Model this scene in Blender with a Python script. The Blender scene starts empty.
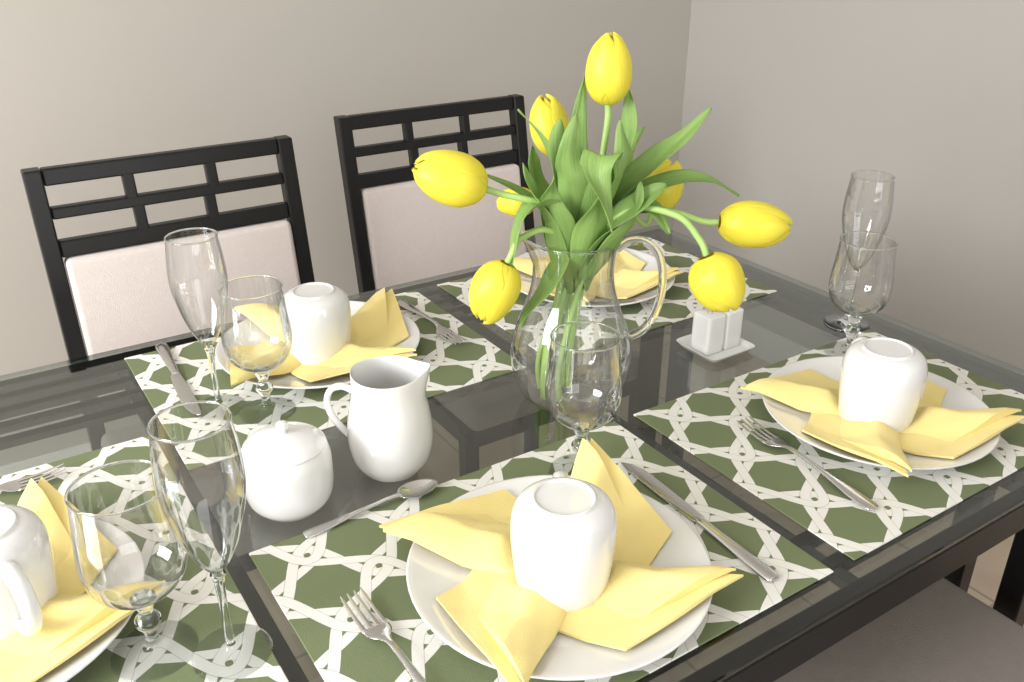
import bpy, bmesh, math, random
from mathutils import Vector, Matrix
random.seed(4)
scene=bpy.context.scene
scene.view_settings.view_transform='Standard'
COL=bpy.context.collection
TZ=0.75
AZ=math.radians(56.9)
FX,FY=math.cos(AZ),math.sin(AZ)      # horizontal axis of the bouquet's local frame
RX,RY=FY,-FX

# ------------------------------------------------------------ materials
def new_mat(name):
    m=bpy.data.materials.new(name); m.use_nodes=True
    return m,m.node_tree,m.node_tree.nodes['Principled BSDF']
def pmat(name,col,rough=.5,metal=0,bump=0,bscale=200,var=0,vscale=10,coat=0,spec=None,sheen=0):
    m,nt,b=new_mat(name)
    b.inputs['Base Color'].default_value=(*col,1); b.inputs['Roughness'].default_value=rough
    b.inputs['Metallic'].default_value=metal
    if coat: b.inputs['Coat Weight'].default_value=coat; b.inputs['Coat Roughness'].default_value=.05
    if sheen: b.inputs['Sheen Weight'].default_value=sheen
    if spec is not None: b.inputs['Specular IOR Level'].default_value=spec
    tc=nt.nodes.new('ShaderNodeTexCoord')
    if var:
        n=nt.nodes.new('ShaderNodeTexNoise'); n.inputs['Scale'].default_value=vscale; n.inputs['Detail'].default_value=4
        nt.links.new(tc.outputs['Object'],n.inputs['Vector'])
        mx=nt.nodes.new('ShaderNodeMix'); mx.data_type='RGBA'
        mx.inputs[6].default_value=(*[c*(1-var) for c in col],1); mx.inputs[7].default_value=(*[min(1,c*(1+var)) for c in col],1)
        nt.links.new(n.outputs['Fac'],mx.inputs[0]); nt.links.new(mx.outputs[2],b.inputs['Base Color'])
    if bump:
        n=nt.nodes.new('ShaderNodeTexNoise'); n.inputs['Scale'].default_value=bscale; n.inputs['Detail'].default_value=3
        nt.links.new(tc.outputs['Object'],n.inputs['Vector'])
        bp=nt.nodes.new('ShaderNodeBump'); bp.inputs['Strength'].default_value=bump; bp.inputs['Distance'].default_value=.002
        nt.links.new(n.outputs['Fac'],bp.inputs['Height']); nt.links.new(bp.outputs['Normal'],b.inputs['Normal'])
    return m
def thin_glass(name,tint=(.97,.975,.97),edge=(.45,.47,.46),refl0=.05,refl1=.75,power=3.0,rough=.01,gcol=(1,1,1)):
    m=bpy.data.materials.new(name); m.use_nodes=True; nt=m.node_tree; nt.nodes.clear()
    out=nt.nodes.new('ShaderNodeOutputMaterial'); mix=nt.nodes.new('ShaderNodeMixShader')
    tr=nt.nodes.new('ShaderNodeBsdfTransparent'); gl=nt.nodes.new('ShaderNodeBsdfGlossy'); gl.inputs['Roughness'].default_value=rough
    gl.inputs['Color'].default_value=(*gcol,1)
    lw=nt.nodes.new('ShaderNodeLayerWeight'); lw.inputs['Blend'].default_value=.5
    pw=nt.nodes.new('ShaderNodeMath'); pw.operation='POWER'; pw.inputs[1].default_value=power
    nt.links.new(lw.outputs['Facing'],pw.inputs[0])
    mr=nt.nodes.new('ShaderNodeMapRange'); mr.inputs['To Min'].default_value=refl0; mr.inputs['To Max'].default_value=refl1
    nt.links.new(pw.outputs[0],mr.inputs['Value'])
    mx=nt.nodes.new('ShaderNodeMix'); mx.data_type='RGBA'; mx.inputs[6].default_value=(*tint,1); mx.inputs[7].default_value=(*edge,1)
    nt.links.new(pw.outputs[0],mx.inputs[0]); nt.links.new(mx.outputs[2],tr.inputs['Color'])
    nt.links.new(mr.outputs[0],mix.inputs[0]); nt.links.new(tr.outputs[0],mix.inputs[1]); nt.links.new(gl.outputs[0],mix.inputs[2])
    nt.links.new(mix.outputs[0],out.inputs['Surface'])
    return m

M_black=pmat('black_lacquer',(.006,.0055,.0055),.36,bump=.03,bscale=60,spec=.35)
M_china=pmat('white_china',(.79,.79,.78),.08,coat=.8,bump=.02,bscale=8)
M_steel=pmat('polished_steel',(.68,.67,.66),.10,metal=1,bump=.03,bscale=40)
M_cush=pmat('beige_pink_upholstery',(.63,.56,.525),.9,bump=.3,bscale=500,var=.06,vscale=120,sheen=.3)
M_seat=pmat('taupe_upholstery',(.38,.34,.315),.9,bump=.4,bscale=400,var=.08,vscale=60)
M_nap=pmat('yellow_linen',(.92,.765,.31),.9,bump=.4,bscale=1000,var=.05,vscale=30,sheen=.15,spec=.2)
M_wall=pmat('taupe_wall_paint',(.445,.418,.375),.75,bump=.06,bscale=120,var=.015,vscale=1.5)
M_wall2=pmat('wall_paint_cool_lit',(.435,.418,.39),.75,bump=.06,bscale=120,var=.015,vscale=1.5)  # right wall copy of the paint, bluish window light mixed into its colour
M_ceil=pmat('ceiling_paint',(.8,.79,.77),.9,bump=.05,bscale=80)
M_trim=pmat('white_trim_paint',(.8,.78,.74),.45,bump=.02,bscale=50)
M_stem=pmat('tulip_stem_green',(.38,.56,.17),.45,bump=.05,bscale=80,var=.15,vscale=40)
M_glass=thin_glass('clear_glass',tint=(.985,.99,.987),edge=(.13,.15,.145),refl0=.07,refl1=1.0,power=2.2)
M_top=thin_glass('tempered_table_glass',tint=(.68,.71,.695),edge=(.5,.55,.52),refl0=.07,refl1=1.0,power=3.6,gcol=(.95,.97,.95))
def real_glass():
    m,nt,b=new_mat('solid_clear_glass'); nt.nodes.remove(b)
    g=nt.nodes.new('ShaderNodeBsdfGlass'); g.inputs['IOR'].default_value=1.45; g.inputs['Roughness'].default_value=0; g.inputs['Color'].default_value=(.985,1,1,1)
    nt.links.new(g.outputs[0],nt.nodes['Material Output'].inputs['Surface']); return m
M_solidglass=real_glass()

def leafy(name,c1,c2,trans,rough=.4,scale=(60,60,4),bump=0):
    m,nt,b=new_mat(name)
    tc=nt.nodes.new('ShaderNodeTexCoord'); mp=nt.nodes.new('ShaderNodeMapping'); mp.inputs['Scale'].default_value=scale
    n=nt.nodes.new('ShaderNodeTexNoise'); n.inputs['Scale'].default_value=1.5; n.inputs['Detail'].default_value=3
    mx=nt.nodes.new('ShaderNodeMix'); mx.data_type='RGBA'; mx.inputs[6].default_value=(*c1,1); mx.inputs[7].default_value=(*c2,1)
    nt.links.new(tc.outputs['UV'],mp.inputs['Vector']); nt.links.new(mp.outputs[0],n.inputs['Vector'])
    nt.links.new(n.outputs['Fac'],mx.inputs[0]); nt.links.new(mx.outputs[2],b.inputs['Base Color'])
    b.inputs['Roughness'].default_value=rough
    if bump:
        bp=nt.nodes.new('ShaderNodeBump'); bp.inputs['Strength'].default_value=bump; bp.inputs['Distance'].default_value=.002
        nt.links.new(n.outputs['Fac'],bp.inputs['Height']); nt.links.new(bp.outputs['Normal'],b.inputs['Normal'])
    t=nt.nodes.new('ShaderNodeBsdfTranslucent'); nt.links.new(mx.outputs[2],t.inputs['Color'])
    ms=nt.nodes.new('ShaderNodeMixShader'); ms.inputs[0].default_value=trans
    out=nt.nodes['Material Output']
    nt.links.new(b.outputs[0],ms.inputs[1]); nt.links.new(t.outputs[0],ms.inputs[2]); nt.links.new(ms.outputs[0],out.inputs['Surface'])
    return m
M_petal=leafy('yellow_tulip_petal',(.93,.79,.03),(1.0,.93,.13),.3,.42,(14,1.5,1),.25)
M_leaf=leafy('tulip_leaf_green',(.19,.38,.07),(.46,.64,.22),.34,.42,(22,1.2,1),.5)

def placemat_mat():
    m,nt,b=new_mat('green_trellis_fabric')
    L=nt.links
    def M(op,a,c=None,d=None):
        n=nt.nodes.new('ShaderNodeMath'); n.operation=op
        for i,x in enumerate((a,c,d)):
            if x is None: continue
            if isinstance(x,(int,float)): n.inputs[i].default_value=x
            else: L.new(x,n.inputs[i])
        return n.outputs[0]
    tc=nt.nodes.new('ShaderNodeTexCoord'); sp=nt.nodes.new('ShaderNodeSeparateXYZ'); L.new(tc.outputs['Object'],sp.inputs[0])
    X,Y=sp.outputs[0],sp.outputs[1]
    P=.052; A=.0345; W=.0052; MGN=.0008
    def strand(U,V,off,sg):
        ang=M('MULTIPLY',V,math.pi/P)
        s=M('MULTIPLY',M('SINE',ang),A*sg); sl=M('MULTIPLY',M('COSINE',ang),A*math.pi/P)
        dx=M('ABSOLUTE',M('WRAP',M('SUBTRACT',M('SUBTRACT',U,off),s),P,-P))
        return M('DIVIDE',dx,M('SQRT',M('ADD',1,M('MULTIPLY',sl,sl))))
    V0=strand(X,Y,0,1); V1=strand(X,Y,P,-1); H0=strand(Y,X,0,1); H1=strand(Y,X,P,-1)
    mask=None
    for d in (V0,H0,V1,H1):
        inb=M('LESS_THAN',d,W); inm=M('MULTIPLY',.38,M('LESS_THAN',d,W+MGN))
        mask=inb if mask is None else M('MAXIMUM',M('MULTIPLY',mask,M('SUBTRACT',1,inm)),inb)
    mx=nt.nodes.new('ShaderNodeMix'); mx.data_type='RGBA'
    mx.inputs[6].default_value=(.165,.200,.100,1); mx.inputs[7].default_value=(.81,.80,.75,1)
    L.new(mask,mx.inputs[0]); L.new(mx.outputs[2],b.inputs['Base Color'])
    b.inputs['Roughness'].default_value=.9
    n=nt.nodes.new('ShaderNodeTexNoise'); n.inputs['Scale'].default_value=900; L.new(tc.outputs['Object'],n.inputs['Vector'])
    bp=nt.nodes.new('ShaderNodeBump'); bp.inputs['Strength'].default_value=.4; bp.inputs['Distance'].default_value=.001
    L.new(n.outputs['Fac'],bp.inputs['Height']); L.new(bp.outputs['Normal'],b.inputs['Normal'])
    return m
M_mat=placemat_mat()

def floor_mat():
    m,nt,b=new_mat('tan_floor_tiles')
    tc=nt.nodes.new('ShaderNodeTexCoord'); br=nt.nodes.new('ShaderNodeTexBrick'); br.offset=0
    br.inputs['Scale'].default_value=1; br.inputs['Brick Width'].default_value=.33; br.inputs['Row Height'].default_value=.33; br.inputs['Mortar Size'].default_value=.004
    br.inputs['Color1'].default_value=(.66,.54,.41,1); br.inputs['Color2'].default_value=(.70,.57,.44,1); br.inputs['Mortar'].default_value=(.42,.35,.28,1)
    n=nt.nodes.new('ShaderNodeTexNoise'); n.inputs['Scale'].default_value=9; n.inputs['Detail'].default_value=6
    mx=nt.nodes.new('ShaderNodeMix'); mx.data_type='RGBA'; mx.blend_type='MULTIPLY'; mx.inputs[0].default_value=.4
    nt.links.new(tc.outputs['Object'],br.inputs['Vector']); nt.links.new(tc.outputs['Object'],n.inputs['Vector'])
    nt.links.new(br.outputs['Color'],mx.inputs[6]); nt.links.new(n.outputs['Fac'],mx.inputs[7]); nt.links.new(mx.outputs[2],b.inputs['Base Color'])
    b.inputs['Roughness'].default_value=.4
    return m
M_floor=floor_mat()

# ------------------------------------------------------------ mesh helpers
def link(o,parent=None,loc=(0,0,0),rot=None):
    COL.objects.link(o); o.location=loc
    if rot: o.rotation_euler=rot
    if parent: o.parent=parent
    return o
def finish(bm,name,mat,smooth=True,parent=None,loc=(0,0,0),rot=None,mods=(),mat2=None):
    bmesh.ops.recalc_face_normals(bm,faces=bm.faces)
    me=bpy.data.meshes.new(name); bm.to_mesh(me); bm.free()
    if mat: me.materials.append(mat)
    if mat2: me.materials.append(mat2)
    for p in me.polygons: p.use_smooth=smooth
    o=bpy.data.objects.new(name,me); link(o,parent,loc,rot)
    for t,kw in mods:
        md=o.modifiers.new(t,t)
        for k,v in kw.items(): setattr(md,k,v)
    return o
def empty(name,loc,label,cat,group=None,rot=None):
    o=bpy.data.objects.new(name,None); o.empty_display_size=.05; link(o,None,loc,rot); tag(o,label,cat,group); return o
def tag(o,label,cat,group=None):
    o['label']=label; o['category']=cat
    if group: o['group']=group
    return o
def lathe(bm,prof,seg=48,z0=0,deform=None,mi=0):
    rings=[]
    for r,z in prof:
        if r<1e-6: rings.append([bm.verts.new((0,0,z+z0))]); continue
        ring=[]
        for i in range(seg):
            a=2*math.pi*i/seg; p=Vector((r*math.cos(a),r*math.sin(a),z+z0))
            if deform: p=deform(p,a)
            ring.append(bm.verts.new(p))
        rings.append(ring)
    for A,B in zip(rings,rings[1:]):
        for i in range(seg):
            j=(i+1)%seg
            if len(A)==1 and len(B)==1: continue
            if len(A)==1: f=bm.faces.new((A[0],B[i],B[j]))
            elif len(B)==1: f=bm.faces.new((A[i],A[j],B[0]))
            else: f=bm.faces.new((A[i],A[j],B[j],B[i]))
            f.material_index=mi
def rim_ring(bm,R,z,t,seg,deform=None):
    vs=[]
    for k in range(8):
        a0=2*math.pi*k/8; r=R+t*math.cos(a0); zz=z+t*math.sin(a0)*1.1
        row=[]
        for i in range(seg):
            a=2*math.pi*i/seg; p=Vector((r*math.cos(a),r*math.sin(a),zz))
            if deform: p=deform(p,a)
            row.append(bm.verts.new(p))
        vs.append(row)
    for k in range(8):
        A,B=vs[k],vs[(k+1)%8]
        for i in range(seg):
            j=(i+1)%seg; f=bm.faces.new((A[i],A[j],B[j],B[i])); f.material_index=1
def smooth_profile(pts,n=6):
    out=[]
    P=[pts[0]]+list(pts)+[pts[-1]]
    for i in range(1,len(P)-2):
        p0,p1,p2,p3=[Vector(p) for p in P[i-1:i+3]]
        for k in range(n):
            t=k/n
            q=.5*((2*p1)+(-p0+p2)*t+(2*p0-5*p1+4*p2-p3)*t*t+(-p0+3*p1-3*p2+p3)*t**3)
            out.append(tuple(q))
    out.append(tuple(pts[-1])); return out
def sprof(pts,n=5): return [(max(0,a),b) for a,b in smooth_profile(pts,n)]
def box(bm,c,s):
    r=bmesh.ops.create_cube(bm,size=1)
    for v in r['verts']:
        v.co=Vector((v.co.x*s[0]+c[0],v.co.y*s[1]+c[1],v.co.z*s[2]+c[2]))
    return r['verts']
def sweep(bm,pts,radii,seg=10,cap=True,flat=1.0,up=None):
    pts=[Vector(p) for p in pts]; n=len(pts)
    if not hasattr(radii,'__len__'): radii=[radii]*n
    T=[(pts[min(i+1,n-1)]-pts[max(i-1,0)]).normalized() for i in range(n)]
    N=up.copy() if up else (Vector((0,0,1)) if abs(T[0].z)<.9 else Vector((1,0,0)))
    rings=[]
    for i in range(n):
        N=(N-T[i]*N.dot(T[i])).normalized(); Bn=T[i].cross(N)
        rings.append([bm.verts.new(pts[i]+(N*math.cos(2*math.pi*k/seg)*flat+Bn*math.sin(2*math.pi*k/seg))*radii[i]) for k in range(seg)])
    for A,B in zip(rings,rings[1:]):
        for k in range(seg):
            j=(k+1)%seg; bm.faces.new((A[k],A[j],B[j],B[k]))
    if cap: bm.faces.new(rings[0][::-1]); bm.faces.new(rings[-1])
def copy_thing(root,loc,rotz=None):
    c=root.copy(); COL.objects.link(c); c.location=loc
    if rotz is not None: c.rotation_euler=(0,0,rotz)
    for ch in root.children:
        k=ch.copy(); k.parent=c; COL.objects.link(k)
        for g in ch.children:
            kk=g.copy(); kk.parent=k; COL.objects.link(kk)
    return c
BEV=lambda w,s=2:('BEVEL',dict(width=w,segments=s,limit_method='ANGLE'))

# ------------------------------------------------------------ room
XW,YW=2.11,2.20
def slab(name,c,s,mat):
    bm=bmesh.new(); box(bm,c,s); o=finish(bm,name,mat,False); o['kind']='structure'; return o
slab('floor',(-.3,-.3,-.05),(4.9,5.1,.1),M_floor)
slab('wall_back',(-.3,YW+.05,1.25),(4.9,.1,2.5),M_wall)
slab('wall_right',(XW+.05,-.3,1.25),(.1,5.1,2.5),M_wall2)
slab('ceiling',(-.3,-.3,2.55),(4.9,5.1,.1),M_ceil)
slab('baseboard_back',(-.3,YW-.007,.05),(4.8,.014,.1),M_trim)
slab('baseboard_right',(XW-.007,-.3,.05),(.014,5.0,.1),M_trim)

# ------------------------------------------------------------ table
X0,X1,Y0,Y1=-.34,1.18,.358,1.272
table=empty('dining_table',(.42,.815,0),'black wooden dining table with clear glass top and slatted frame','table')
def tpart(bm,name,mat,smooth=False,mods=()):
    return finish(bm,name,mat,smooth,table,(-.42,-.815,0),mods=mods)
bm=bmesh.new(); box(bm,((X0+X1)/2,(Y0+Y1)/2,TZ-.004),(X1-X0,Y1-Y0,.008)); tpart(bm,'glass_top',M_top,mods=[BEV(.002)])
bm=bmesh.new()
def ring(off,w,h):
    zc=.742-h/2
    box(bm,((X0+X1)/2,Y0+off,zc),(X1-X0-2*off+w,w,h)); box(bm,((X0+X1)/2,Y1-off,zc),(X1-X0-2*off+w,w,h))
    box(bm,(X0+off,(Y0+Y1)/2,zc),(w,Y1-Y0-2*off+w,h-.001)); box(bm,(X1-off,(Y0+Y1)/2,zc),(w,Y1-Y0-2*off+w,h-.001))
for off,w,h in ((.011,.022,.040),(.050,.020,.010),(.090,.018,.010)): ring(off,w,h)
for yy in (Y1-.130,Y1-.170): box(bm,((X0+X1)/2,yy,.7375),(X1-X0-.18,.018,.0095))
for xx in (.147,.636): box(bm,(xx,(Y0+Y1)/2,.736),(.018,Y1-Y0-.03,.0105))
tpart(bm,'frame',M_black,mods=[BEV(.002)])
for lx in (X0+.06,X1-.06):
    for ly,sg in ((Y0+.07,1),(Y1-.07,-1)):
        bm=bmesh.new()
        box(bm,(lx,ly,.3655),(.034,.034,.731)); box(bm,(lx,ly+sg*.085,.3655),(.034,.034,.731))
        for z in (.12,.62): box(bm,(lx,ly+sg*.042,z),(.024,.055,.024))
        tpart(bm,'leg',M_black,mods=[BEV(.003)])

# ------------------------------------------------------------ chairs
def chair(loc,facing,label,seatmat):
    # local: x = width, back at +y, origin at floor centre
    r=empty('dining_chair',loc,label,'chair','dining chairs around the glass table',rot=(0,0,facing))
    Wd=.456; H=.934; hy=.20
    def by(z): return hy+max(0,z-.45)*.17
    bm=bmesh.new(); vs=box(bm,(0,0,0),(.43,.42,.055)); finish(bm,'seat',seatmat,True,r,(0,-.02,.455),mods=[BEV(.02,4)])
    bm=bmesh.new()
    def strip(x0,x1,z0,z1,th=.026):
        vs=box(bm,((x0+x1)/2,0,(z0+z1)/2),(x1-x0,th,z1-z0))
        for v in vs: v.co.y+=by(v.co.z)
    for s in (-1,1): strip(*sorted((s*(Wd/2),s*(Wd/2-.028))),.43,H,.030)
    a=Wd/2-.028
    z=H; strip(-a,a,z-.028,z,.020); z2=z-.028-.036; strip(-a,a,z2-.019,z2,.020); z3=z2-.019-.036; strip(-a,a,z3-.028,z3,.020)
    strip(-a,a,.50,.53)
    for x in (-a/3-.012,a/3-.004): strip(x,x+.019,z2-.005,z-.01,.0195)
    for x in (-a/3-.005,a/3-.015): strip(x,x+.019,z3-.01,z2-.005,.0195)
    finish(bm,'backrest_frame',M_black,False,r,mods=[BEV(.003)])
    bm=bmesh.new(); zt=z3-.028-.002; vs=box(bm,(0,0,(zt+.53)/2),(2*a-.004,.035,zt-.53))
    for v in vs: v.co.y+=by(v.co.z)-.004
    finish(bm,'back_cushion',M_cush,True,r,mods=[BEV(.010,4)])
    bm=bmesh.new()
    for s in (-1,1): box(bm,(s*.21,-.02,.415),(.022,.40,.04))
    for y in (-.21,.17): box(bm,(0,y,.415),(.42,.022,.04))
    finish(bm,'seat_rail',M_black,False,r,mods=[BEV(.002)])
    for s in (-1,1):
        for y in (-.205,hy):
            bm=bmesh.new(); box(bm,(s*(Wd/2-.016),y,.215),(.03,.03,.43)); finish(bm,'leg',M_black,False,r,mods=[BEV(.003)])
    return r
chair((.338,1.353,0),0,'black wooden chair with slatted top and pale upholstered back',M_seat)
chair((.933,1.462,0),0,'black wooden chair with slatted top and pale upholstered back',M_seat)
chair((.83,.31,0),math.pi,'black wooden chair with taupe seat pushed under table edge',M_seat)

# ------------------------------------------------------------ placemats
def placemat(cx,cy,w,h,label):
    bm=bmesh.new(); box(bm,(0,0,.001),(w,h,.002))
    o=finish(bm,'placemat',M_mat,False,None,(cx,cy,TZ),mods=[BEV(.0008,1)])
    tag(o,label,'placemat','green and white trellis placemats')
for cx,cy,w,h in ((.392,.557,.457,.33),(.879,.557,.457,.33),(.382,1.065,.457,.33),(.880,1.065,.457,.33),(-.026,.772,.33,.457)):
    placemat(cx,cy,w,h,'green fabric placemat with white interlaced trellis pattern')

# ------------------------------------------------------------ plates
PZ=TZ+.002
def plate(x,y,label,s=1):
    bm=bmesh.new()
    prof=sprof([(0,.003),(.05,.003),(.08,.003),(.084,0),(.088,.0005),(.094,.005),(.12,.012),(.138,.0185),(.1405,.0205),(.1385,.0215),(.12,.0150),(.097,.0085),(.085,.0065),(.05,.006),(0,.006)],3)
    lathe(bm,[(a*s,b) for a,b in prof],64); o=finish(bm,'dinner_plate',M_china,True,None,(x,y,PZ)); tag(o,label,'plate','white dinner plates')
PL={'front':(.394,.525),'right':(.886,.547),'back':(.390,1.093),'left':(-.068,.750),'far':(.866,1.092)}
MG={'front':(.386,.509),'right':(.874,.540),'back':(.380,1.070),'left':(-.043,.739)}
for k,(x,y) in PL.items(): plate(x,y,'white china dinner plate under a folded yellow napkin',.96 if k=='right' else 1)

def napkin(x,y,rot,label,seed,size=1,tips=(.004,.004,.004,.004)):
    rnd=random.Random(seed); bm=bmesh.new()
    def zpl(r):
        if r<.09: return .0075
        if r<.14: return .0075+(r-.09)/.05*.0155
        return .023+ (r-.14)*.05
    N=22
    def arm(q,ang,bul,lift,skew,tl,crease=.5):
        c=[Vector(p) for p in q]; rot2=Matrix.Rotation(ang,2)
        G=[]
        ph=rnd.uniform(0,6)
        for i in range(N+1):
            row=[]
            for j in range(N+1):
                u,v=i/N,j/N
                p=(c[0]*(1-u)*(1-v)+c[1]*u*(1-v)+c[2]*u*v+c[3]*(1-u)*v)
                p=p+Vector((math.sin(u*4+ph),math.cos(v*4+ph)))*.0012
                mid=(c[0]+c[1]+c[2]+c[3])/4
                p=p.lerp(mid,.05*math.sin(math.pi*u)*abs(2*v-1)**2)
                p=rot2@p
                d=p.length
                env=min(1,max(0,(d-.036)/.02))
                vv=v**skew
                tri=1-abs(2*vv-1)
                b=bul*(crease*tri+(1-crease)*math.sin(math.pi*vv)**.7)*(.35+.65*math.sin(math.pi*min(1,u*.82+.08)))
                z=zpl(d)+lift+env*(b+.0008*math.sin(11*u+8*v+ph)*math.sin(math.pi*v))+tl*u*u*(1-v)
                row.append(bm.verts.new((p.x,p.y,z)))
            G.append(row)
        Bt=[[None]*(N+1) for _ in range(N+1)]
        for i in range(N+1):
            for j in range(N+1):
                t=G[i][j].co
                Bt[i][j]=bm.verts.new((t.x,t.y,min(t.z-.0026,zpl(math.hypot(t.x,t.y))+lift+tl*(i/N)**2*(1-j/N)-.0010)))
        for S,fl in ((G,0),(Bt,1)):
            for i in range(N):
                for j in range(N):
                    f=(S[i][j],S[i+1][j],S[i+1][j+1],S[i][j+1]); bm.faces.new(f[::-1] if fl else f)
        per=[(i,0) for i in range(N)]+[(N,j) for j in range(N)]+[(i,N) for i in range(N,0,-1)]+[(0,j) for j in range(N,0,-1)]
        for a,b2 in zip(per,per[1:]+per[:1]):
            bm.faces.new((G[a[0]][a[1]],G[b2[0]][b2[1]],Bt[b2[0]][b2[1]],Bt[a[0]][a[1]]))
    for k in range(4):
        a=k*math.pi/2+rnd.uniform(-.06,.06)
        s=rnd.uniform(.93,1.0)*size; tl=tips[k]
        arm([(-.01*s,.012*s),(.130*s,.120*s),(.124*s,-.024*s),(.045*s,-.062*s)],a,.006,.0026+.0005*k,1,tl)
        arm([(.0,.034*s),(.121*s,.120*s),(.102*s,.006*s),(.028*s,-.036*s)],a,.020,.0056+.0005*k,.75,tl,.75)
    o=finish(bm,'folded_napkin',M_nap,True,None,(x,y,PZ),(0,0,rot),mods=[('EDGE_SPLIT',dict(split_angle=math.radians(55)))])
    tag(o,label,'napkin','yellow pinwheel napkins')
LO=(.004,)*4
for i,(k,r,s,tp) in enumerate((('front',0,1.0,(.026,.006,.004,.004)),('right',.05,.95,LO),('back',-.25,1.0,(.01,.004,.004,.014)),('left',.38,1.0,(.014,.004,.004,.004)),('far',.15,.92,LO))):
    napkin(*PL[k],r,'yellow cloth napkin folded into a pinwheel on a plate',10+i,s,tp)

# ------------------------------------------------------------ mugs
def mug(x,y,rot,label):
    r=empty('mug',(x,y,PZ+.0135),label,'mug','upturned white mugs',rot=(0,0,rot))
    bm=bmesh.new(); K=1.07
    out=[(.0395,.001),(.0407,0),(.0418,.003),(.0443,.020),(.0464,.040),(.0472,.056),(.0464,.068),(.0425,.0785),(.0355,.0838),(.0295,.0856),(.0281,.0872),(.0270,.0880),(.0256,.0876),(.0246,.0864),(.015,.0862),(0,.0862)]
    lathe(bm,[(a,b*K) for a,b in sprof(out,4)],72)
    inn=[(.0395,.001),(.0388,.004),(.0410,.022),(.0430,.042),(.0432,.056),(.040,.068),(.030,.078),(0,.080)]
    lathe(bm,[(a,b*K) for a,b in sprof(inn,4)],72); bmesh.ops.remove_doubles(bm,verts=bm.verts,dist=.00005)
    finish(bm,'mug_body',M_china,True,r)
    bm=bmesh.new(); pts=[]
    for i in range(25):
        t=i/24; a=math.pi*(1-t)-math.pi/2
        pts.append((.044+.031*max(0,math.cos(a))**.75,0,.047+.029*math.sin(a)))
    sweep(bm,pts,[.0075]*25,12,flat=.75,up=Vector((0,0,1)))
    finish(bm,'handle',M_china,True,r)
    return r
away=AZ
mug(*MG['front'],away,'white china mug turned upside down on a yellow napkin')
mug(*MG['right'],away+.1,'white china mug turned upside down on a yellow napkin')
mug(*MG['back'],away+.2,'white china mug turned upside down on a yellow napkin')
mug(*MG['left'],AZ+math.pi+.85,'white upturned mug with its handle turned outward')

# ------------------------------------------------------------ stemware
def goblet_master():
    r=empty('water_goblet',(.056,.640,TZ),'short-stemmed clear glass water goblet, empty','glass','clear water goblets')
    bm=bmesh.new()
    lathe(bm,sprof([(0,.001),(.033,.0008),(.0345,.0018),(.033,.003),(.018,.0055),(.0075,.010),(.0052,.018),(.0062,.026),(.0100,.032),(.0108,.037),(.0075,.042),(.0060,.047),(.0085,.054),(.010,.060),(0,.062)],4),40)
    finish(bm,'stem',M_solidglass,True,r)
    bm=bmesh.new()
    lathe(bm,sprof([(.0002,.0625),(.012,.0635),(.026,.070),(.0365,.082),(.0410,.100),(.0405,.118),(.0382,.142),(.0360,.168)],6),56)
    rim_ring(bm,.0360,.1688,.0011,56)
    finish(bm,'bowl',M_glass,True,r,mat2=M_solidglass)
    return r
def flute_master():
    r=empty('wine_flute',(.110,.602,TZ),'tall clear glass wine flute, empty','glass','clear wine flutes')
    bm=bmesh.new()
    lathe(bm,sprof([(0,.001),(.031,.0008),(.0325,.0018),(.031,.003),(.016,.005),(.0055,.010),(.0036,.022),(.0034,.055),(.0046,.080),(.0062,.087),(0,.090)],4),36)
    finish(bm,'stem',M_solidglass,True,r)
    bm=bmesh.new()
    lathe(bm,sprof([(.0002,.0905),(.006,.0915),(.0130,.101),(.0215,.121),(.0295,.150),(.0330,.174),(.0322,.198),(.0288,.228)],6),52)
    rim_ring(bm,.0288,.2287,.0010,52)
    finish(bm,'bowl',M_glass,True,r,mat2=M_solidglass)
    return r
g=goblet_master()
for p in ((.272,.978),(.520,.658),(1.018,.688)): copy_thing(g,(*p,TZ))
f=flute_master()
for p in ((.224,1.020),(1.10,.755)): copy_thing(f,(*p,TZ))

# ------------------------------------------------------------ sugar bowl, creamer
sb=empty('sugar_bowl',(.229,.779,TZ),'round white china sugar bowl with domed lid','bowl')
bm=bmesh.new(); lathe(bm,sprof([(0,.002),(.030,.002),(.032,0),(.035,.002),(.0430,.012),(.0462,.026),(.0468,.042),(.0462,.058),(.0435,.069),(.0420,.0712),(.0405,.071),(.0415,.055),(.043,.035),(.038,.02),(0,.008)],4),56)
finish(bm,'bowl_body',M_china,True,sb)
bm=bmesh.new(); lathe(bm,sprof([(0,.0718),(.030,.0718),(.0405,.0720),(.0424,.0728),(.0412,.0750),(.0345,.0800),(.022,.0845),(.010,.0870),(0,.0873)],4),56)
lid=finish(bm,'lid',M_china,True,sb)
bm=bmesh.new(); lathe(bm,sprof([(0,.086),(.0042,.0868),(.0040,.0895),(.0064,.0930),(.0066,.0965),(.0045,.0995),(0,.1005)],4),24)
finish(bm,'knob',M_china,True,lid)

cr=empty('creamer_jug',(.350,.784,TZ),'white china cream jug with loop handle and spout','jug',rot=(0,0,math.atan2(-.546,.838)))
def spout(p,a):
    a2=(a+math.pi)%(2*math.pi)-math.pi
    w=math.exp(-(a2/.50)**2); t=max(0,(p.z-.085)/.04)
    t=t*t*(3-2*min(t,1)) if t<1 else t
    rr=1+.24*w*t; p.x*=rr; p.y*=(1-.08*w*t)
    p.z+=.008*w*t
    w2=math.exp(-((abs(a2)-math.pi)/.7)**2); p.z+=.003*w2*t
    return p
bm=bmesh.new(); lathe(bm,sprof([(0,.003),(.029,.003),(.031,0),(.034,.002),(.0430,.016),(.0470,.036),(.0468,.055),(.0440,.076),(.0405,.092),(.0390,.104),(.0388,.118),(.0380,.1195),(.0370,.106),(.0384,.094),(.0420,.076),(.0448,.055),(.045,.036),(.039,.016),(0,.008)],4),64,deform=spout)
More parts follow.
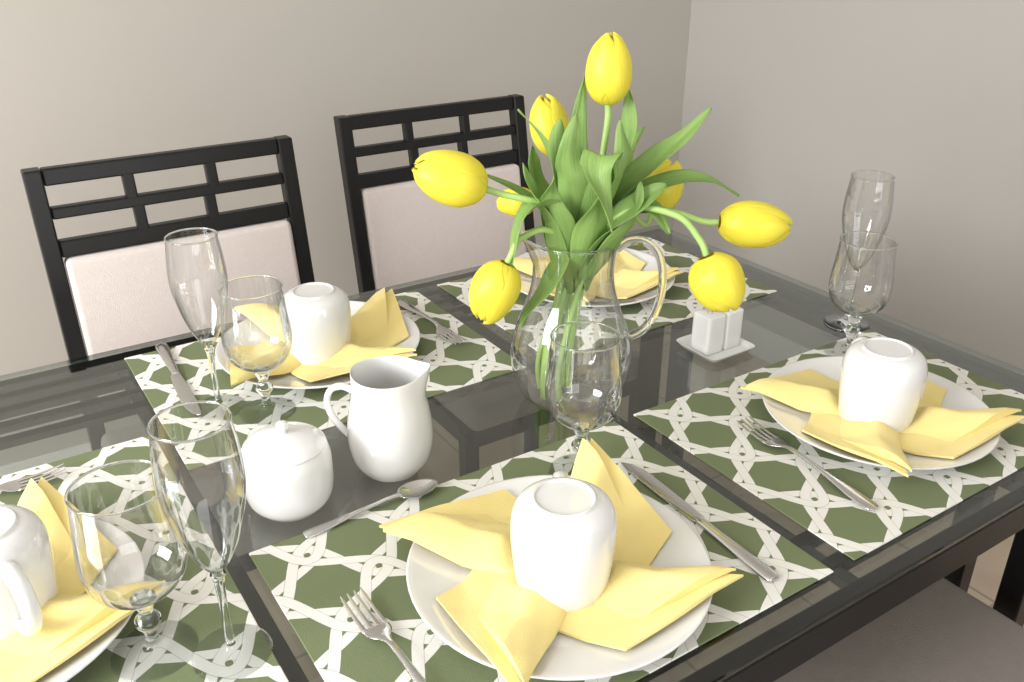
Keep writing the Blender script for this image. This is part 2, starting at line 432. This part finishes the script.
finish(bm,'jug_body',M_china,True,cr)
bm=bmesh.new(); pts=[]
hp=[(-.0385,0,.098),(-.049,0,.103),(-.061,0,.099),(-.067,0,.085),(-.063,0,.066),(-.053,0,.050),(-.044,0,.040)]
pts=smooth_profile(hp,6); sweep(bm,pts,[.0052]*len(pts),12,flat=.7,up=Vector((0,0,1)))
finish(bm,'handle',M_china,True,cr)

# ------------------------------------------------------------ salt and pepper
tr=bmesh.new()
def rsq(bm,hw,hd,z,p=10,seg=64):
    ring=[]
    for i in range(seg):
        a=2*math.pi*i/seg; c,s=math.cos(a),math.sin(a); k=(abs(c)**p+abs(s)**p)**(-1/p)
        ring.append(bm.verts.new((c*k*hw,s*k*hd,z)))
    return ring
def loft(bm,rs):
    for A,B in zip(rs,rs[1:]):
        n=len(A)
        for i in range(n):
            j=(i+1)%n; bm.faces.new((A[i],A[j],B[j],B[i]))
    bm.faces.new(rs[0][::-1]); bm.faces.new(rs[-1])
loft(tr,[rsq(tr,.034,.032,0),rsq(tr,.037,.035,.001),rsq(tr,.042,.040,.008),rsq(tr,.043,.041,.0095),rsq(tr,.041,.039,.0095),rsq(tr,.036,.034,.004),rsq(tr,.034,.032,.0038)])
TX,TY=.870,.802
M_tray=pmat('white_china_tray',(.88,.88,.87),.15,coat=.5,bump=.02,bscale=8)
o=finish(tr,'shaker_tray',M_tray,True,None,(TX,TY,TZ),mods=[('EDGE_SPLIT',dict(split_angle=1.0))]); tag(o,'small white square china tray holding two shakers','tray')
M_hole=pmat('shaker_hole_dark',(.03,.03,.03),.6)
for i,(dx,lab,cat) in enumerate(((-.0172,'salt_shaker','salt shaker'),(.0172,'pepper_shaker','pepper shaker'))):
    bm=bmesh.new()
    loft(bm,[rsq(bm,.0155,.0165,0),rsq(bm,.0163,.0173,.001),rsq(bm,.0165,.0175,.02),rsq(bm,.0163,.0173,.054),rsq(bm,.0158,.0168,.0560),rsq(bm,.0145,.0155,.0570)])
    o=finish(bm,lab,M_tray,True,None,(TX+dx,TY,TZ+.0042),mods=[('EDGE_SPLIT',dict(split_angle=.9))]); tag(o,'small white square china %s on a tray'%cat,'shaker')
    bm=bmesh.new()
    for a in range(4):
        lathe(bm,[(0,.0571),(.0009,.0571),(.0009,.0574),(0,.0574)],8)
        for v in list(bm.verts)[-18:]:
            v.co.x+=(.004*math.cos(a*math.pi/2)); v.co.y+=.004*math.sin(a*math.pi/2)
    finish(bm,'pour_hole',M_hole,False,o)

# ------------------------------------------------------------ cutlery (local +y = tip)
def ribbon(bm,st):
    seg=12; rs=[]
    for y,w,z,t,xo in st:
        rs.append([bm.verts.new((xo+w*math.cos(2*math.pi*k/seg),y,z+t*math.sin(2*math.pi*k/seg))) for k in range(seg)])
    loft(bm,rs)
def interp(st,n=5):
    out=[]
    P=[st[0]]+list(st)+[st[-1]]
    for i in range(1,len(P)-2):
        for k in range(n):
            t=k/n; q=[]
            for a,b,c,d in zip(*P[i-1:i+3]): q.append(.5*(2*b+(-a+c)*t+(2*a-5*b+4*c-d)*t*t+(-a+3*b-3*c+d)*t**3))
            out.append(tuple(q))
    out.append(st[-1]); return out
def fork(x,y,rot,label):
    bm=bmesh.new()
    ribbon(bm,interp([(-.10,.004,.002,.0012,0),(-.095,.0085,.002,.0013,0),(-.07,.0088,.003,.0013,0),(-.03,.0045,.006,.0015,0),(.015,.0035,.009,.0016,0),(.03,.005,.007,.0013,0),(.042,.0115,.0045,.0010,0),(.052,.0122,.0035,.0009,0)],5))
    for k in range(4):
        xo=(-1.5+k)*.0066
        ribbon(bm,interp([(.049,.0026,.0036,.0009,xo),(.07,.0019,.004,.0009,xo),(.088,.0017,.0065,.0008,xo),(.098,.0008,.0085,.0005,xo)],4))
    o=finish(bm,'dinner_fork',M_steel,True,None,(x,y,TZ+.0035),(0,0,rot)); tag(o,label,'fork','steel dinner forks')
def knife(x,y,rot,label):
    bm=bmesh.new()
    ribbon(bm,interp([(-.115,.004,.0025,.002,0),(-.110,.0085,.0025,.0028,0),(-.08,.0082,.0025,.0028,0),(-.03,.006,.0025,.0028,0),(-.012,.0055,.0025,.0026,0),(-.006,.0075,.002,.0012,.001),(.03,.0090,.002,.0008,.001),(.08,.0090,.002,.0007,.001),(.105,.006,.002,.0006,-.001),(.116,.001,.002,.0004,-.004)],5))
    o=finish(bm,'table_knife',M_steel,True,None,(x,y,TZ+.0025),(0,0,rot)); tag(o,label,'knife','steel table knives')
fork(.224,.507,.04,'stainless steel dinner fork on a trellis placemat')
fork(.738,.530,-.06,'stainless steel dinner fork on a trellis placemat')
fork(.565,1.095,math.pi,'stainless steel dinner fork on a trellis placemat')
fork(-.06,.962,-math.pi/2,'stainless steel dinner fork on a trellis placemat')
knife(.566,.527,-.04,'stainless steel table knife on a trellis placemat')
knife(.200,1.125,math.pi-.05,'stainless steel table knife on a trellis placemat')
bm=bmesh.new()
ribbon(bm,interp([(-.075,.003,.002,.0010,0),(-.071,.0068,.002,.0011,0),(-.05,.0065,.0028,.0012,0),(-.015,.0032,.006,.0014,0),(.02,.0028,.0085,.0014,0),(.036,.004,.0075,.0012,0)],5))
G=[]
for i in range(13):
    row=[]
    for j in range(24):
        rr=i/12; a=2*math.pi*j/24
        y=.055+.0235*rr*math.cos(a); x=.0150*rr*math.sin(a)*(1-.12*math.cos(a))
        row.append(bm.verts.new((x,y,.0015+.0062*rr*rr)))
    G.append(row)
for A,B in zip(G,G[1:]):
    for k in range(24): j=(k+1)%24; bm.faces.new((A[k],A[j],B[j],B[k]))
bmesh.ops.remove_doubles(bm,verts=[v for v in G[0]],dist=.0001)
o=finish(bm,'teaspoon',M_steel,True,None,(.293,.7175,TZ+.0015),(0,0,-math.pi/2+.02),mods=[('SOLIDIFY',dict(thickness=.0006))]); tag(o,'small stainless steel teaspoon lying on the glass','spoon')

# ------------------------------------------------------------ pitcher
PX,PY=.611,.802
pt=empty('glass_pitcher',(PX,PY,TZ),'clear glass pitcher with loop handle holding tulips','pitcher',rot=(0,0,math.atan2(RY,RX)))
def lip(p,a):
    a2=(a+math.pi)%(2*math.pi)-math.pi
    w=math.exp(-((abs(a2)-math.pi)/.45)**2); t=max(0,(p.z-.185)/.03)
    p.x*=(1+.22*w*min(t,1.2)); p.z+=.004*w*t
    return p
bm=bmesh.new()
lathe(bm,sprof([(0,.004),(.035,.003),(.042,.001),(.050,.003),(.064,.018),(.0735,.044),(.0755,.070),(.0700,.098),(.0600,.126),(.0520,.152),(.0490,.180),(.0520,.215)],6),72,deform=lip)
rim_ring(bm,.0520,.2160,.0018,72,deform=lip)
finish(bm,'pitcher_body',M_glass,True,pt,mat2=M_solidglass)
bm=bmesh.new()
hp=[(.051,0,.203),(.066,0,.213),(.086,0,.211),(.103,0,.192),(.109,0,.158),(.103,0,.122),(.090,0,.098),(.0735,0,.088)]
pts=smooth_profile(hp,7); sweep(bm,pts,[.0080]*len(pts),14,flat=.65,up=Vector((0,0,1)))
finish(bm,'handle',M_solidglass,True,pt)

# ------------------------------------------------------------ tulips
def W(r,d,z): return Vector((r*RX+d*FX,r*RY+d*FY,z-TZ))   # relative to pitcher base, z world
def Dv(r,d,z): return Vector((r*RX+d*FX,r*RY+d*FY,z)).normalized()
def add_uv_grid(bm,G,uvl):
    n=len(G)-1;m=len(G[0])-1
    for i in range(n):
        for j in range(m):
            f=bm.faces.new((G[i][j],G[i+1][j],G[i+1][j+1],G[i][j+1]))
            for l,(a,b) in zip(f.loops,((i,j),(i+1,j),(i+1,j+1),(i,j+1))): l[uvl].uv=(b/m,a/n)
def head_mesh(bm,Lh,Rm,op,rnd,frame):
    uvl=bm.loops.layers.uv.new('UVMap')
    for k in range(6):
        inner=k%2; th0=k*math.pi/3+rnd.uniform(-.12,.12); L=Lh*(rnd.uniform(.95,1.02))*(1 if not inner else .99); opn=op*rnd.uniform(.6,1.3)*(1 if not inner else .3)
        wv=rnd.uniform(0,6)
        G=[]
        for i in range(23):
            v=i/22; row=[]
            e=math.sqrt(max(0,1-((v-.42)/.585)**2)) if v>.42 else math.sqrt(max(0,1-((.42-v)/.44)**2))
            rad=Rm*(e*(1-.28*opn)+.28*opn)*(1 if not inner else .93)
            hw=.6+.60*min(1,v/.25)
            if v>.62: hw=1.20*(max(0,1-((v-.62)/.385)**2.0))**.6
            for j in range(15):
                u=j/7-1
                a=th0+u*hw
                z=L*v-(.004*u*u*v)
                r=rad*(1+.06*math.cos(u*2.0)-.04+.015*math.sin(5*v+wv+2*u))+.0010*abs(u)**3*math.sin(math.pi*v)*(0 if inner else 1)
                row.append(bm.verts.new(frame@Vector((r*math.cos(a),r*math.sin(a),z))))
            G.append(row)
        add_uv_grid(bm,G,uvl)
def leaf_mesh(bm,P,w,roll=0.0,fold=.35):
    uvl=bm.loops.layers.uv.verify()
    pts=[Vector(q) for q in smooth_profile([tuple(p) for p in P],7)]; n=len(pts)
    G=[]
    for i,p in enumerate(pts):
        t=i/(n-1); T=(pts[min(i+1,n-1)]-pts[max(i-1,0)]).normalized()
        side=T.cross(Vector((0,0,1)))
        if side.length<.15: side=T.cross(Dv(0,1,0))
        if i and side.dot(prev)<0: side=-side
        side=side.normalized()
        if i: side=(side*.4+prev*.6); side=(side-T*side.dot(T)).normalized()
        prev=side
        nrm=side.cross(T).normalized()
        R=Matrix.Rotation(roll*(.4+.6*t),3,T); s2=R@side; n2=R@nrm
        hw=w/2*(math.sin(math.pi*min(1,.12+.88*t**.85))**.9 if t<1 else 0)+.0006
        row=[]
        for j in range(9):
            u=j/4-1
            row.append(bm.verts.new(p+s2*u*hw+n2*(fold*abs(u)**1.3*hw+.0022*abs(u)*math.sin(11*t+u*3+w*300))))
        G.append(row)
    add_uv_grid(bm,G,uvl)
TUL=[
 dict(c=(-.142,-.05,1.053),ax=(-.93,-.15,.34),L=.084,R=.030,op=.25,via=[(.0,-.01,.955),(-.01,-.02,1.005),(-.055,-.04,1.025)],
   leaves=[([(.0,-.005,.90),(-.012,-.02,.97),(-.04,-.045,1.02),(-.066,-.06,1.005),(-.074,-.07,.955)],.040,.3),
           ([(-.01,-.01,.90),(-.025,-.025,.97),(-.045,-.035,1.02),(-.062,-.03,1.065)],.036,-.3)]),
 dict(c=(.034,.02,1.158),ax=(-.02,0,1),L=.078,R=.0265,op=.1,via=[(.02,.005,.96),(.028,.01,1.04)],
   leaves=[([(.01,.0,.90),(.005,.015,.98),(.0,.03,1.06),(.008,.03,1.148)],.036,.2),([(.02,.0,.92),(.035,.005,1.0),(.06,.015,1.07),(.058,.03,1.135)],.040,-.4),
           ([(.01,-.005,.90),(.03,-.02,.99),(.052,-.03,1.06),(.045,-.02,1.110)],.046,.1)]),
 dict(c=(-.028,.10,1.078),ax=(-.25,.2,1),L=.075,R=.025,op=.1,via=[(.0,.012,.96),(-.01,.05,1.02)],
   leaves=[([(.0,.0,.90),(-.012,.01,.99),(-.035,.02,1.07),(-.067,.03,1.112)],.034,.5),
           ([(.0,.005,.90),(-.005,-.005,1.0),(-.018,.0,1.06),(-.02,.01,1.105)],.046,.2)]),
 dict(c=(-.070,.085,.985),ax=(-.5,.3,-.1),L=.055,R=.019,op=.1,via=[(-.005,.015,.955),(-.02,.04,.995),(-.04,.06,1.0)],
   leaves=[([(.0,-.01,.90),(-.02,-.02,.98),(-.06,-.01,1.02),(-.118,.0,1.05)],.032,.2),
           ([(-.015,.01,.92),(-.03,.03,.98),(-.045,.045,1.02),(-.05,.05,1.065)],.040,.2)]),
 dict(c=(-.095,-.07,.926),ax=(-.42,-.1,-.9),L=.076,R=.028,op=.12,via=[(-.012,-.018,.955),(-.035,-.04,.99),(-.065,-.055,.985)],
   leaves=[([(-.01,-.02,.955),(-.025,-.04,.93),(-.05,-.055,.90),(-.065,-.06,.875)],.028,.2),
           ([(-.01,-.02,.92),(-.018,-.04,.98),(-.03,-.05,1.02),(-.028,-.055,1.055)],.038,.5)]),
 dict(c=(.115,.085,1.007),ax=(.35,.2,.8),L=.068,R=.027,op=.2,via=[(.02,.015,.96),(.06,.05,.985)],
   leaves=[([(.02,.0,.90),(.04,.0,1.0),(.09,.015,1.05),(.125,.025,1.08),(.155,.03,1.112)],.040,.3),
           ([(.01,.01,.90),(.04,.03,.99),(.06,.05,1.04),(.085,.06,1.085)],.042,-.2),
           ([(.02,.01,.92),(.045,.02,.97),(.065,.03,1.01),(.075,.03,1.05)],.042,.1)]),
 dict(c=(.213,.0,.983),ax=(1,-.05,-.06),L=.086,R=.028,op=.2,via=[(.02,.0,.955),(.05,.0,1.0),(.11,.0,1.0)],
   leaves=[([(.02,.005,.90),(.045,.0,1.0),(.11,.01,1.03),(.16,.015,1.03),(.196,.02,1.012)],.036,.2),
           ([(.01,-.01,.92),(.035,-.03,.98),(.07,-.035,1.02),(.10,-.03,1.04)],.044,.6),
           ([(.02,-.015,.92),(.045,-.035,.97),(.065,-.04,1.0),(.07,-.035,1.045)],.038,-.4)]),
 dict(c=(.160,-.07,.936),ax=(.42,-.2,-.85),L=.072,R=.031,op=.2,via=[(.02,-.012,.955),(.06,-.03,1.01),(.11,-.05,1.01)],
   leaves=[([(.012,-.01,.92),(.02,-.03,1.01),(.025,-.045,1.075),(.018,-.065,1.06),(.035,-.08,1.0)],.046,-.2),([(.0,-.012,.92),(.0,-.03,1.0),(-.01,-.04,1.07),(-.005,-.035,1.12)],.042,.6),([(.02,.0,.92),(.05,-.02,.99),(.085,-.03,1.01),(.105,-.04,.985)],.038,.4),
           ([(.01,-.02,.92),(.015,-.04,.97),(.02,-.055,1.01),(.03,-.06,1.05)],.042,.0)]),
]
for i,t in enumerate(TUL):
    rnd=random.Random(30+i)
    root=empty('tulip',(PX,PY,TZ),'yellow tulip with green leaves standing in a glass pitcher','tulip','yellow tulips in the glass pitcher')
    if i in (4,7): root['label']='yellow tulip drooping over the glass pitcher rim'
    ax=Dv(*t['ax']); c=W(*t['c']); hb=c-ax*t['L']*.5
    ba=rnd.uniform(0,6.28); b0=Vector((.022*math.cos(ba),.022*math.sin(ba),.008))+Dv(-1,0,0)*.018
    b0.z=.008
    P=[b0,b0+Vector((.002,.0,.06))]+[W(*v) for v in t['via']]+[hb-ax*.02,hb]
    pts=smooth_profile([tuple(p) for p in P],7)
    bm=bmesh.new(); sweep(bm,pts,[.0038]*len(pts),10)
    finish(bm,'stem',M_stem,True,root)
    q=Vector((0,0,1)).rotation_difference(ax); fr=Matrix.Translation(hb)@q.to_matrix().to_4x4()@Matrix.Rotation(rnd.uniform(0,6),4,'Z')
    bm=bmesh.new(); head_mesh(bm,t['L'],t['R'],t['op'],rnd,fr); finish(bm,'flower_head',M_petal,True,root,mods=[('SOLIDIFY',dict(thickness=.0007)),('SUBSURF',dict(levels=1,render_levels=1))])
    for lp,w,roll in t['leaves']:
        bm=bmesh.new(); leaf_mesh(bm,[W(*p) for p in lp],w,roll); finish(bm,'leaf',M_leaf,True,root,mods=[('SOLIDIFY',dict(thickness=.0008)),('SUBSURF',dict(levels=1,render_levels=1))])

# ------------------------------------------------------------ lights
def area(name,loc,target,size,sy,power,col):
    d=bpy.data.lights.new(name,'AREA'); d.shape='RECTANGLE'; d.size=size; d.size_y=sy; d.energy=power; d.color=col
    o=bpy.data.objects.new(name,d); COL.objects.link(o); o.location=loc
    o.rotation_euler=(Vector(target)-Vector(loc)).to_track_quat('-Z','Y').to_euler(); return o
area('window_light',(-2.3,.5,1.7),(.6,1.7,1.0),1.5,1.2,122,(.985,.99,1))
area('front_fill_light',(.2,-2.6,1.5),(.6,1.0,.9),2.2,1.8,36,(1,1,1))  # added soft fill from the front side, no actual door there
w=bpy.data.worlds.new('World'); scene.world=w; w.use_nodes=True
w.node_tree.nodes['Background'].inputs[0].default_value=(.97,.985,1,1); w.node_tree.nodes['Background'].inputs[1].default_value=.66

# ------------------------------------------------------------ camera
cd=bpy.data.cameras.new('camera'); cam=bpy.data.objects.new('camera',cd); COL.objects.link(cam)
cd.sensor_width=36; cd.lens=892/1024*36; cd.clip_start=.02
cam.location=(0,0,1.317); cam.rotation_euler=(math.radians(90-25.8),0,AZ-math.pi/2)
scene.camera=cam
